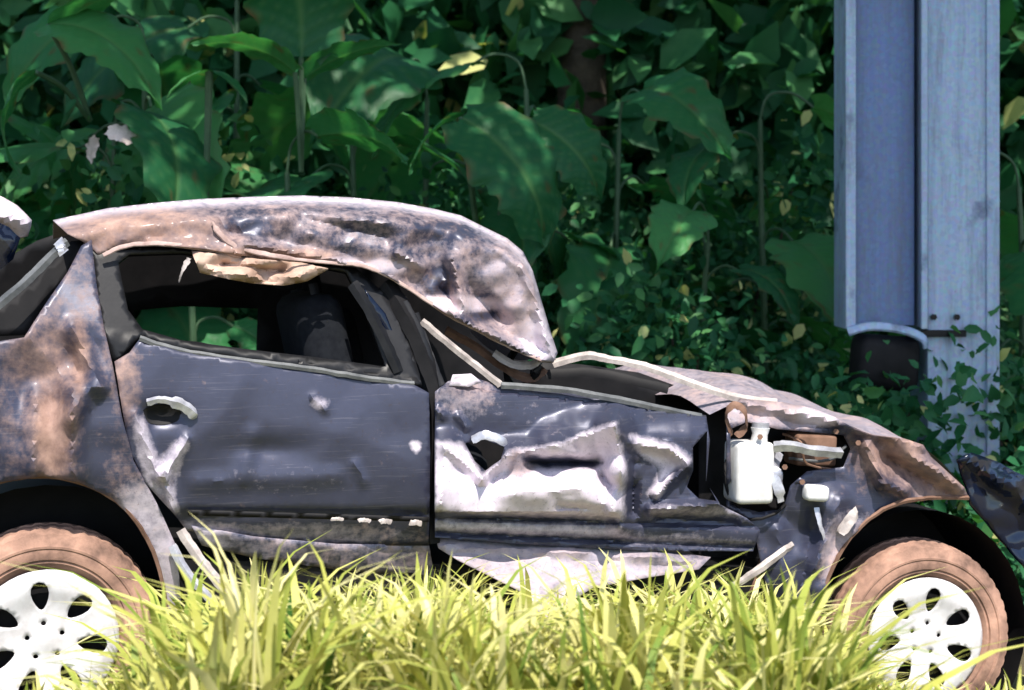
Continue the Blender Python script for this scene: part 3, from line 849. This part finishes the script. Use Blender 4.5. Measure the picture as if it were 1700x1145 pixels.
# curled rim at the channel's foot
rim = [Vector((cx - cw * .96, -.07, zb - 0.01)), Vector((cx - cw * .5, -.075, zb + .012)), Vector((cx, -.075, zb + .010)), Vector((cx + cw * .5, -.075, zb - 0.008)), Vector((cx + cw * .86, -.072, zb - 0.04)), Vector((cx + cw * .92, -.07, zb - 0.08))]
link('channel_rim', tube_mesh('channel_rim', smooth_line(rim, 5), 0.020, 8, True, 0.6), M['steel'], post)
prism('bracket', [(-hw - .10, -.03), (-hw + .16, -.03), (-hw + .16, -.014), (-hw - .10, -.014)], zb - 0.035, zb - 0.005, post, 'rubber_trim')
fb = rbox('foot_block', Vector((cx + .01, 0.03, zb - 0.15)), 0.29, 0.16, 0.24, 0.05, 'black', post, 0.08)
for bx in (-hw + .02, -hw + .12):
    link('bolt', tube_mesh('bolt', [Vector((bx, -.014, zb + .05)), Vector((bx, -.03, zb + .05))], 0.014, 6), M['rubber_trim'], post)

# ------------------------------------------------------------------ vegetation
def foliage_mesh(name, C_, D_, L_, Wd, tone, face=(0, -0.75, 0.7)):
    """many small folded leaves: C_ base points, D_ directions, L_ lengths, Wd half-widths"""
    n = len(C_)
    tone = np.where(rng.random(n) < 0.017, 1.1, tone)  # a few leaves sent to the top tone as painted sun specks
    D_ = D_ / np.linalg.norm(D_, axis=1)[:, None]
    up = rng.normal(size=(n, 3)) * 0.6 + np.array(face)
    S = np.cross(D_, up); S /= np.linalg.norm(S, axis=1)[:, None] + 1e-9
    Nn = np.cross(S, D_)
    L = L_[:, None]; Wn = Wd[:, None]
    v = np.empty((n, 8, 3))
    bend = rng.uniform(.02, .28, n)[:, None]
    ax = lambda t: C_ + D_ * L * t - Nn * L * bend * t * t
    v[:, 0] = C_
    v[:, 1] = ax(.25) + S * Wn * .82 + Nn * Wn * .3
    v[:, 2] = ax(.25)
    v[:, 3] = ax(.25) - S * Wn * .82 + Nn * Wn * .3
    v[:, 4] = ax(.62) + S * Wn * .85 + Nn * Wn * .3
    v[:, 5] = ax(.62)
    v[:, 6] = ax(.62) - S * Wn * .85 + Nn * Wn * .3
    v[:, 7] = ax(1.0)
    base = (np.arange(n) * 8)[:, None, None]
    f = (np.array([[0, 1, 2], [0, 2, 3], [2, 1, 4], [2, 4, 5], [3, 2, 5], [3, 5, 6], [5, 4, 7], [5, 7, 6]])[None] + base).reshape(-1, 3)
    me = bpy.data.meshes.new(name)
    me.vertices.add(n * 8); me.vertices.foreach_set('co', v.reshape(-1).astype(np.float32))
    nf = len(f)
    me.loops.add(nf * 3); me.loops.foreach_set('vertex_index', f.reshape(-1).astype(np.int32))
    me.polygons.add(nf); me.polygons.foreach_set('loop_start', (np.arange(nf) * 3).astype(np.int32))
    me.update(); me.validate()
    ca = me.color_attributes.new('tone', 'FLOAT_COLOR', 'POINT')
    t4 = np.repeat(np.stack([tone] * 3 + [np.ones(n)], 1), 8, axis=0)
    ca.data.foreach_set('color', t4.reshape(-1).astype(np.float32))
    return me

# --- grass in front of and around the car: (x, y) roots, tip row wanted from the profile
tops_x = [-200, 0, 120, 230, 290, 380, 450, 520, 620, 700, 760, 830, 900, 1000, 1080, 1180, 1260, 1340, 1400, 1450, 1560, 1700, 1900]
tops_y = [1150, 1150, 1140, 1085, 1005, 980, 935, 970, 968, 950, 950, 980, 1010, 965, 960, 985, 985, 1010, 1060, 1125, 1150, 1145, 1130]
def grass(nt, y0, y1, seed):
    g = np.random.default_rng(seed)
    V, F, T = [], [], []
    k = 0
    while k < nt:
        ty = g.uniform(y0, y1)
        tx = g.uniform(-0.37, 0.37) * ty
        side = 4.2 + (tx + 1.252) * math.tan(YAW) - 0.05
        if ty > side:
            continue
        k += 1
        gz_ = ground_z(tx, ty)
        cl = noise.noise(Vector((tx * 4, ty * 4, 1.0)))
        ttone = 0.62 + cl * 0.45 + g.normal(0, 0.17)
        thigh = g.normal(8, 40)
        for q in range(int(g.integers(7, 15))):
            xx, yy = tx + g.normal(0, .018), ty + g.normal(0, .018)
            px = 850 + xx / yy * FPX
            tr_ = np.interp(px, tops_x, tops_y)
            row = tr_ + abs(g.normal(0, 55)) - 10 - (cl * 30 - thigh) * (0.3 if tr_ > 1060 else 1)
            h = CAM_Z - (row - HOR) / FPX * yy - gz_
            h = min(max(h, 0.08 + 0.1 * g.random()), 0.85)
            az = g.uniform(0, 2 * math.pi)
            bend = abs(g.normal(0.20, 0.13)) * (0.6 + h) * (0.6 if px < 260 or px > 1380 else 1)
            dx, dy = math.cos(az) * bend, math.sin(az) * bend * 0.7
            wd = g.uniform(0.007, 0.017) * (0.7 + 0.6 * g.random())
            wa = az + math.pi / 2 + g.normal(0, 0.6)
            wx, wy = math.cos(wa) * wd, math.sin(wa) * wd
            droop = g.uniform(0, 0.65) * bend
            b = len(V)
            n = 6
            for i in range(n + 1):
                t = i / n
                o_ = t ** 2.3
                cz_ = gz_ + h * (1 - (1 - t) ** 1.5) - droop * max(0, t - .6) ** 1.3 * 2
                s = (1 - t ** 2.4) * (0.6 + 0.6 * t)
                ox, oy = xx + dx * o_, yy + dy * o_
                V.append((ox - wx * s, oy - wy * s, cz_)); V.append((ox + wx * s, oy + wy * s, cz_))
            for i in range(n):
                F.append((b + 2 * i, b + 2 * i + 1, b + 2 * i + 3, b + 2 * i + 2))
            T += [min(1, max(0, ttone + g.normal(0, 0.13)))] * (2 * n + 2)
    return V, F, T
V, F, T = grass(600, 2.9, 4.95, 11)
gm = mesh('grass', V, F, 60)
ca = gm.color_attributes.new('tone', 'FLOAT_COLOR', 'POINT')
for i, t_ in enumerate(T):
    ca.data[i].color = (t_, t_, t_, 1)
tag(link('grass', gm, M['grass']), 'tall yellow-green grass lit by the sun in front of the car', 'grass', kind='stuff')

# --- large-leaf plants in the shade
def big_leaf_mesh(name, L, Wd, droop, cup, lobes, seed):
    r = random.Random(seed)
    nu, nv = 34, 9
    v, f, tn = [], [], []
    z, x = 0.0, 0.0
    ang = 0.25
    tears = [(r.uniform(.25, .9), r.choice((-1, 1)), r.uniform(.2, .6)) for _ in range(4)]
    for i in range(nu + 1):
        t = i / nu
        wdt = Wd * (math.sin(math.pi * min(1, t * 0.93 + 0.07)) ** 0.72) * (1.12 - 0.5 * t)
        if t > .85:
            wdt *= (1 - t) / .15 * .9 + .1
        for j in range(-nv, nv + 1):
            s = j / nv
            e = abs(s)
            ww = wdt * (1 + 0.07 * math.sin(t * 31 + seed * 2) * lobes + 0.05 * noise.noise(Vector((t * 14, seed, 0))))
            for tt, sg, dp in tears:
                if sg * s > 0:
                    ww *= 1 - dp * .5 * max(0, 1 - abs(t - tt) / .035) * e
            wav = 0.05 * Wd * math.sin(t * 19 + seed + e * 2) * e * e * lobes
            q = (t * 11 - e * 1.6) % 1.0
            side = max(0, 1 - abs(q - .5) / .16) * (e > .03)
            xx = x - 0.10 * L * e * e * (1 - t) + 0.05 * L * e
            v.append((xx, s * ww, z + cup * e * wdt + wav - 0.25 * wdt * e * e - 0.012 * side))
            rib = max(math.exp(-(s / 0.07) ** 2), 0.5 * side)
            edge = max(0, (e - .86) / .14) * max(0, noise.noise(Vector((t * 9, s * 2, seed * 3.0))) * 2.2) + max(0, noise.noise(Vector((t * 7, s * 4, seed + 50.0))) - .42) * 3
            tn.append((rib, min(1, edge)))
        step = L / nu
        x += math.cos(ang) * step
        z += math.sin(ang) * step
        ang -= droop / nu
    n = 2 * nv + 1
    for i in range(nu):
        for j in range(2 * nv):
            f.append((i * n + j, i * n + j + 1, (i + 1) * n + j + 1, (i + 1) * n + j))
    me = mesh(name, v, f, 80)
    ca = me.color_attributes.new('tone', 'FLOAT_COLOR', 'POINT')
    for i, (q, e) in enumerate(tn):
        ca.data[i].color = (q, e, 0, 1)
    me.materials.append(M['broad'])
    return me
LEAF = [big_leaf_mesh('leaf', 1.0, 0.27, 1.1, 0.35, 1.0, 1), big_leaf_mesh('leaf', 1.0, 0.34, 1.7, 0.25, 1.2, 2), big_leaf_mesh('leaf', 1.0, 0.22, 0.7, 0.45, 0.8, 3),
        big_leaf_mesh('leaf', 1.0, 0.30, 1.3, 0.15, 1.5, 4), big_leaf_mesh('leaf', 1.0, 0.38, 1.5, 0.3, 1.3, 5), big_leaf_mesh('leaf', 1.0, 0.25, 1.9, 0.4, 1.6, 6)]

def add_leaf(plant, base, direction, size, var, roll=0.0):
    """base relative to the plant; direction the way the blade runs"""
    o = link('leaf', LEAF[var], None, plant, base)
    d = Vector(direction).normalized()
    q = d.to_track_quat('X', 'Z')
    o.rotation_mode = 'QUATERNION'
    from mathutils import Quaternion
    o.rotation_quaternion = q @ Quaternion((1, 0, 0), roll)
    o.scale = (size,) * 3
    return o

def big_plant(px, y, h, nleaf, seed, label, lsize=(0.7, 1.05), extra=(), lean=0.1):
    r = random.Random(seed)
    x = (px - 850) / FPX * y
    g = ground_z(x, y)
    pl = empty('broad_leaf_plant', (x, y, g - 0.03))
    tag(pl, label, 'plant', 'broad-leaved plants in the thicket')
    top = Vector((r.uniform(-lean, lean), r.uniform(-lean, lean), h))
    pts = [Vector((0, 0, 0)), top * 0.4 + Vector((r.uniform(-.04, .04), 0, 0)), top * 0.75, top]
    link('stem', tube_mesh('stem', smooth_line(pts, 4), [0.022 - 0.0008 * i for i in range(13)], 8), M['stem'], pl)
    for k in range(nleaf):
        t = 0.45 + 0.55 * k / max(1, nleaf - 1)
        b = top * t
        az = k * 2.4 + r.uniform(-.4, .4) + seed
        el = r.uniform(0.15, 0.8)
        d = Vector((math.cos(az) * math.cos(el), math.sin(az) * math.cos(el), math.sin(el)))
        ln = r.uniform(0.15, 0.32)
        tip = b + d * ln
        link('leaf_stalk', tube_mesh('leaf_stalk', smooth_line([b, b + Vector((0, 0, ln * .4)) + d * ln * .15, b + Vector((0, 0, ln * .35)) + d * ln * .6, tip], 4), 0.007, 6), M['stem'], pl)
        dd = d + Vector((0, -0.25, -0.75))
        add_leaf(pl, tip, dd, r.uniform(*lsize), r.randrange(6), r.uniform(-.7, .7))
    for (lx, ly, tx, ty, yy, size, var, roll) in extra:        # a leaf seen at one place: base and tip
        b = W(lx, ly, yy) - pl.location
        t_ = W(tx, ty, yy - 0.12) - pl.location
        s0 = Vector((0, 0, min(h, max(0.2, b.z - 0.15))))
        link('leaf_stalk', tube_mesh('leaf_stalk', smooth_line([s0, s0 * .5 + b * .5 + Vector((0, 0, .04)), b], 4), 0.012, 6), M['stem'], pl)
        add_leaf(pl, b, (t_ - b), (t_ - b).length * size, var, roll)
    return pl

big_plant(500, 7.0, 1.75, 3, 1, 'broad-leaved plant with a straight pale stem rising behind the middle of the car roof',
          extra=[(500, 95, 490, -190, 6.95, 1.0, 1, 0.0), (490, 120, 330, 30, 6.9, 1.0, 0, 0.3), (505, 130, 660, 60, 7.0, 1.0, 2, -0.3)])
big_plant(150, 7.0, 1.9, 5, 2, 'broad-leaved plant with wide leaves above the rear end of the car',
          extra=[(80, 40, 300, 75, 6.8, 1.05, 1, 0.5), (60, 120, -60, 250, 6.7, 1.1, 1, 0.2), (90, 60, 240, -60, 6.9, 1.0, 0, 0.0)])
big_plant(800, 7.2, 1.3, 3, 3, 'broad-leaved plant with one large leaf drooping beside the crushed roof front',
          extra=[(765, 195, 985, 360, 6.9, 1.08, 1, 0.75), (880, 200, 1050, 300, 7.1, 1.0, 1, 0.9), (770, 190, 640, 270, 7.1, 0.9, 0, 0.2)], lsize=(.4, .6))
big_plant(340, 6.9, 1.35, 3, 4, 'slender forked plant between the pale stem and the rear of the roof',
          extra=[(345, 118, 255, 165, 6.8, 0.8, 2, 0.0), (350, 118, 430, 175, 6.8, 0.8, 2, 0.0)], lsize=(.3, .5))
big_plant(700, 7.9, 2.1, 6, 5, 'tall broad-leaved plant at the top centre, behind the drooping leaf')
big_plant(1010, 8.0, 2.0, 6, 6, 'broad-leaved plant standing high between the crushed roof and the steel post')
big_plant(1270, 8.0, 2.1, 6, 7, 'broad-leaved plant just left of the steel post', lsize=(.45, .7))
big_plant(1720, 7.6, 1.9, 7, 8, 'broad-leaved plant right of the steel post at the picture edge', lsize=(.45, .75))
big_plant(-40, 7.8, 2.2, 7, 9, 'broad-leaved plant at the far left edge behind the tailgate')
big_plant(390, 8.2, 2.5, 7, 10, 'tallest broad-leaved plant, high behind the forked plant')

big_plant(240, 7.5, 2.3, 8, 12, 'broad-leaved plant high behind the rear of the roof, left of the forked plant')
big_plant(600, 7.5, 2.0, 7, 13, 'broad-leaved plant behind the roof, right of the straight pale stem', lsize=(.6, .9))
big_plant(900, 7.7, 2.2, 7, 14, 'broad-leaved plant rising above the drooping leaf, at the top of the picture', lsize=(.5, .8))
big_plant(1140, 7.7, 1.5, 7, 15, 'broad-leaved plant above the bonnet, midway to the steel post', lsize=(.4, .65))
# --- shrubs
def shrub(px, y, h, rad, nl, seed, label, leaf=(0.045, 0.10), group='dark shrubs in the thicket'):
    g = np.random.default_rng(seed)
    x = (px - 850) / FPX * y
    z = ground_z(x, y)
    s = empty('shrub', (x, y, z - 0.02))
    tag(s, label, 'shrub', group)
    bm_v, bm_f = [], []
    centers = []
    for k in range(5):
        az = g.uniform(0, 6.28); sp_ = g.uniform(.15, .75) * rad
        tip = Vector((math.cos(az) * sp_, math.sin(az) * sp_, h * g.uniform(.6, .95)))
        me = tube_mesh('stem', smooth_line([Vector((math.cos(az) * .03, math.sin(az) * .03, 0)), tip * .5 + Vector((0, 0, .08)), tip], 3), [0.014 - 0.0015 * i for i in range(7)], 6)
        link('stem', me, M['bark'], s)
        for t in (.35, .6, .8, 1.0):
            for _ in range(2):
                centers.append(np.array(tip) * t + g.normal(0, .15, 3) * rad)
    nl = int(nl * 1.7)
    C_ = np.array(centers)[g.integers(0, len(centers), nl)] + g.normal(0, 1, (nl, 3)) * np.array([rad * .22, rad * .22, h * .11])
    C_[:, 2] = np.abs(C_[:, 2])
    D_ = g.normal(size=(nl, 3)) + np.array([0, -0.35, -0.1])
    L_ = g.uniform(leaf[0], leaf[1], nl)
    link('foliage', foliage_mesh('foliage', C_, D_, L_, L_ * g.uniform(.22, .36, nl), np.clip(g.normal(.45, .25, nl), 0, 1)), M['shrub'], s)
    return s
shrub(1130, 7.3, 1.25, 0.55, 1500, 21, 'fine-leaved shrub behind the bonnet, left of the steel post')
shrub(960, 7.6, 1.2, 0.5, 1300, 22, 'dark shrub just beyond the front edge of the crushed roof')
shrub(1330, 7.3, 1.0, 0.45, 1100, 23, 'low dark shrub at the left foot of the steel post')
shrub(1450, 6.45, 0.98, 0.30, 1100, 24, 'small shrub in front of the cut foot of the channel', (0.05, 0.11))
shrub(1600, 6.35, 0.72, 0.34, 700, 25, 'lowest shrub hiding the foot of the taller post', (0.05, 0.12))
shrub(1720, 7.0, 1.3, 0.5, 1200, 26, 'dark shrub right of the steel post')
shrub(640, 7.7, 1.7, 0.6, 1500, 27, 'shrub directly above the middle of the car roof')
shrub(250, 7.8, 1.7, 0.6, 1500, 28, 'dark shrub behind the rear half of the roof')
sb = [o for o in COL.objects if o.get('label') == 'dark shrub behind the rear half of the roof'][0]
M['lit_fleck'] = simple('pale_lit_fleck', (0.55, 0.44, 0.40), (0.80, 0.68, 0.62), 0.7, 0, 30)
for (x0, y0, x1, y1) in ((178, 216, 240, 228), (160, 228, 138, 272)):  # leaves added as sunlit flecks, their brightness put into the pale colour
    a_, b_ = W(x0, y0, 6.7), W(x1, y1, 6.68)
    me = LEAF[3].copy(); me.materials.clear(); me.materials.append(M['lit_fleck'])
    o = link('lit_fleck_leaf', me, None, sb, a_ - sb.location)
    o.rotation_mode = 'QUATERNION'
    from mathutils import Quaternion
    o.rotation_quaternion = (b_ - a_).to_track_quat('X', 'Z') @ Quaternion((1, 0, 0), 0.9)
    o.scale = ((b_ - a_).length,) * 3
shrub(30, 7.3, 1.5, 0.6, 1400, 29, 'dark shrub behind the sprung tailgate')
shrub(1210, 8.3, 1.8, 0.65, 1600, 30, 'tall shrub at the back, between bonnet and post top')
shrub(860, 8.4, 1.8, 0.65, 1600, 31, 'tall shrub at the back, above the drooping large leaf')

# --- undergrowth over the bank, and the wood behind: nobody could count them
n = 46000
x = rng.uniform(-4.2, 4.2, n); y = 6.3 + rng.beta(1.3, 1.6, n) * 5.5
keep = np.abs(x) < y * 0.42
x, y = x[keep], y[keep]; n = len(x)
zg = np.array([ground_z(a, b) for a, b in zip(x, y)])
hmax = np.interp(y, [6.3, 6.9, 8, 12], [0.3, 0.75, 1.15, 1.2])
z = zg + rng.random(n) ** 1.2 * hmax
D_ = rng.normal(size=(n, 3)) + np.array([0, -0.5, 0.1])
L_ = rng.uniform(.035, .115, n)
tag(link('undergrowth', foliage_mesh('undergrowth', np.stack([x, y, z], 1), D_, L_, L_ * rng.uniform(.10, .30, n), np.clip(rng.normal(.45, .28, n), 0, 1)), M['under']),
    'dense shaded undergrowth covering the bank behind the car', 'undergrowth', kind='stuff')
n = 30000
x = rng.uniform(-6.5, 6.5, n); y = rng.uniform(9.4, 14.5, n)
z = np.array([ground_z(a, b) for a, b in zip(x, y)]) + rng.random(n) * np.interp(y, [9.4, 11, 14.5], [2.0, 4.0, 4.0])
D_ = rng.normal(size=(n, 3)) + np.array([0, -0.5, -0.3])
L_ = rng.uniform(.15, .42, n)
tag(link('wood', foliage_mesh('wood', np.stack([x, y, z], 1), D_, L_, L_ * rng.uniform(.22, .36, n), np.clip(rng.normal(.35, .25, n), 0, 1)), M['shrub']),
    'dark dense wood filling the background', 'wood', kind='stuff')

# --- shade trees whose crowns reach over the thicket, above the picture
def tree(x, y, h, seed, label, region, nl):
    g = np.random.default_rng(seed)
    z = ground_z(x, y)
    t = empty('shade_tree', (x, y, z - 0.05))
    tag(t, label, 'tree', 'shade trees over the thicket')
    link('trunk', tube_mesh('trunk', smooth_line([Vector((0, 0, -.1)), Vector((.05, .03, h * .4)), Vector((-.04, .0, h * .75)), Vector((0, 0, h))], 5), [0.19 - 0.009 * i for i in range(16)], 12), M['bark'], t)
    x0, x1, y0, y1, z0, z1 = region
    for k in range(7):
        e = Vector((g.uniform(x0, x1) - x, g.uniform(y0, y1) - y, g.uniform(z0 + .4, z1) - z))
        s = Vector((0, 0, h * g.uniform(.6, .95)))
        link('limb', tube_mesh('limb', smooth_line([s, s * .5 + e * .5 + Vector((0, 0, .25)), e], 4), [0.075 - 0.006 * i for i in range(9)], 8), M['bark'], t)
    nc = 150
    cc = np.stack([g.uniform(x0, x1, nc), g.uniform(y0, y1, nc), g.uniform(z0 + .2, z1, nc)], 1)
    C_ = cc[g.integers(0, nc, nl)] + g.normal(0, 1, (nl, 3)) * np.array([.38, .38, .22])
    C_ = C_[(C_[:, 2] > z0) & (C_[:, 1] > y0 - .1)]
    if x > 3:  # extra unseen leaf clump added to keep sun off the post
        C_ = np.concatenate([C_, np.stack([g.uniform(1.7, 3.2, 2600), g.uniform(3.5, 5.6, 2600), g.uniform(5.3, 6.3, 2600)], 1)])
    nl = len(C_)
    D_ = g.normal(size=(nl, 3)) * np.array([1, 1, .45])
    L_ = g.uniform(.14, .30, nl)
    link('crown', foliage_mesh('crown', C_ - np.array([x, y, z - 0.05]), D_, L_, L_ * g.uniform(.25, .38, nl), np.clip(g.normal(.45, .25, nl), 0, 1), (0, 0, 1.0)), M['canopy'], t)
tree(-3.6, 8.8, 6.0, 41, 'tree with its trunk left of the picture and crown reaching over the car rear', (-5.6, -0.8, 3.5, 9.2, 5.2, 6.7), 1750)
tree(0.4, 9.9, 6.0, 42, 'tree hidden deep in the thicket behind the middle of the car', (-1.9, 2.2, 3.5, 9.2, 5.2, 6.7), 1850)
tree(4.2, 8.6, 6.0, 43, 'tree with its trunk right of the picture and crown reaching over the steel post', (1.0, 6.0, 3.4, 9.2, 5.2, 6.9), 2800)
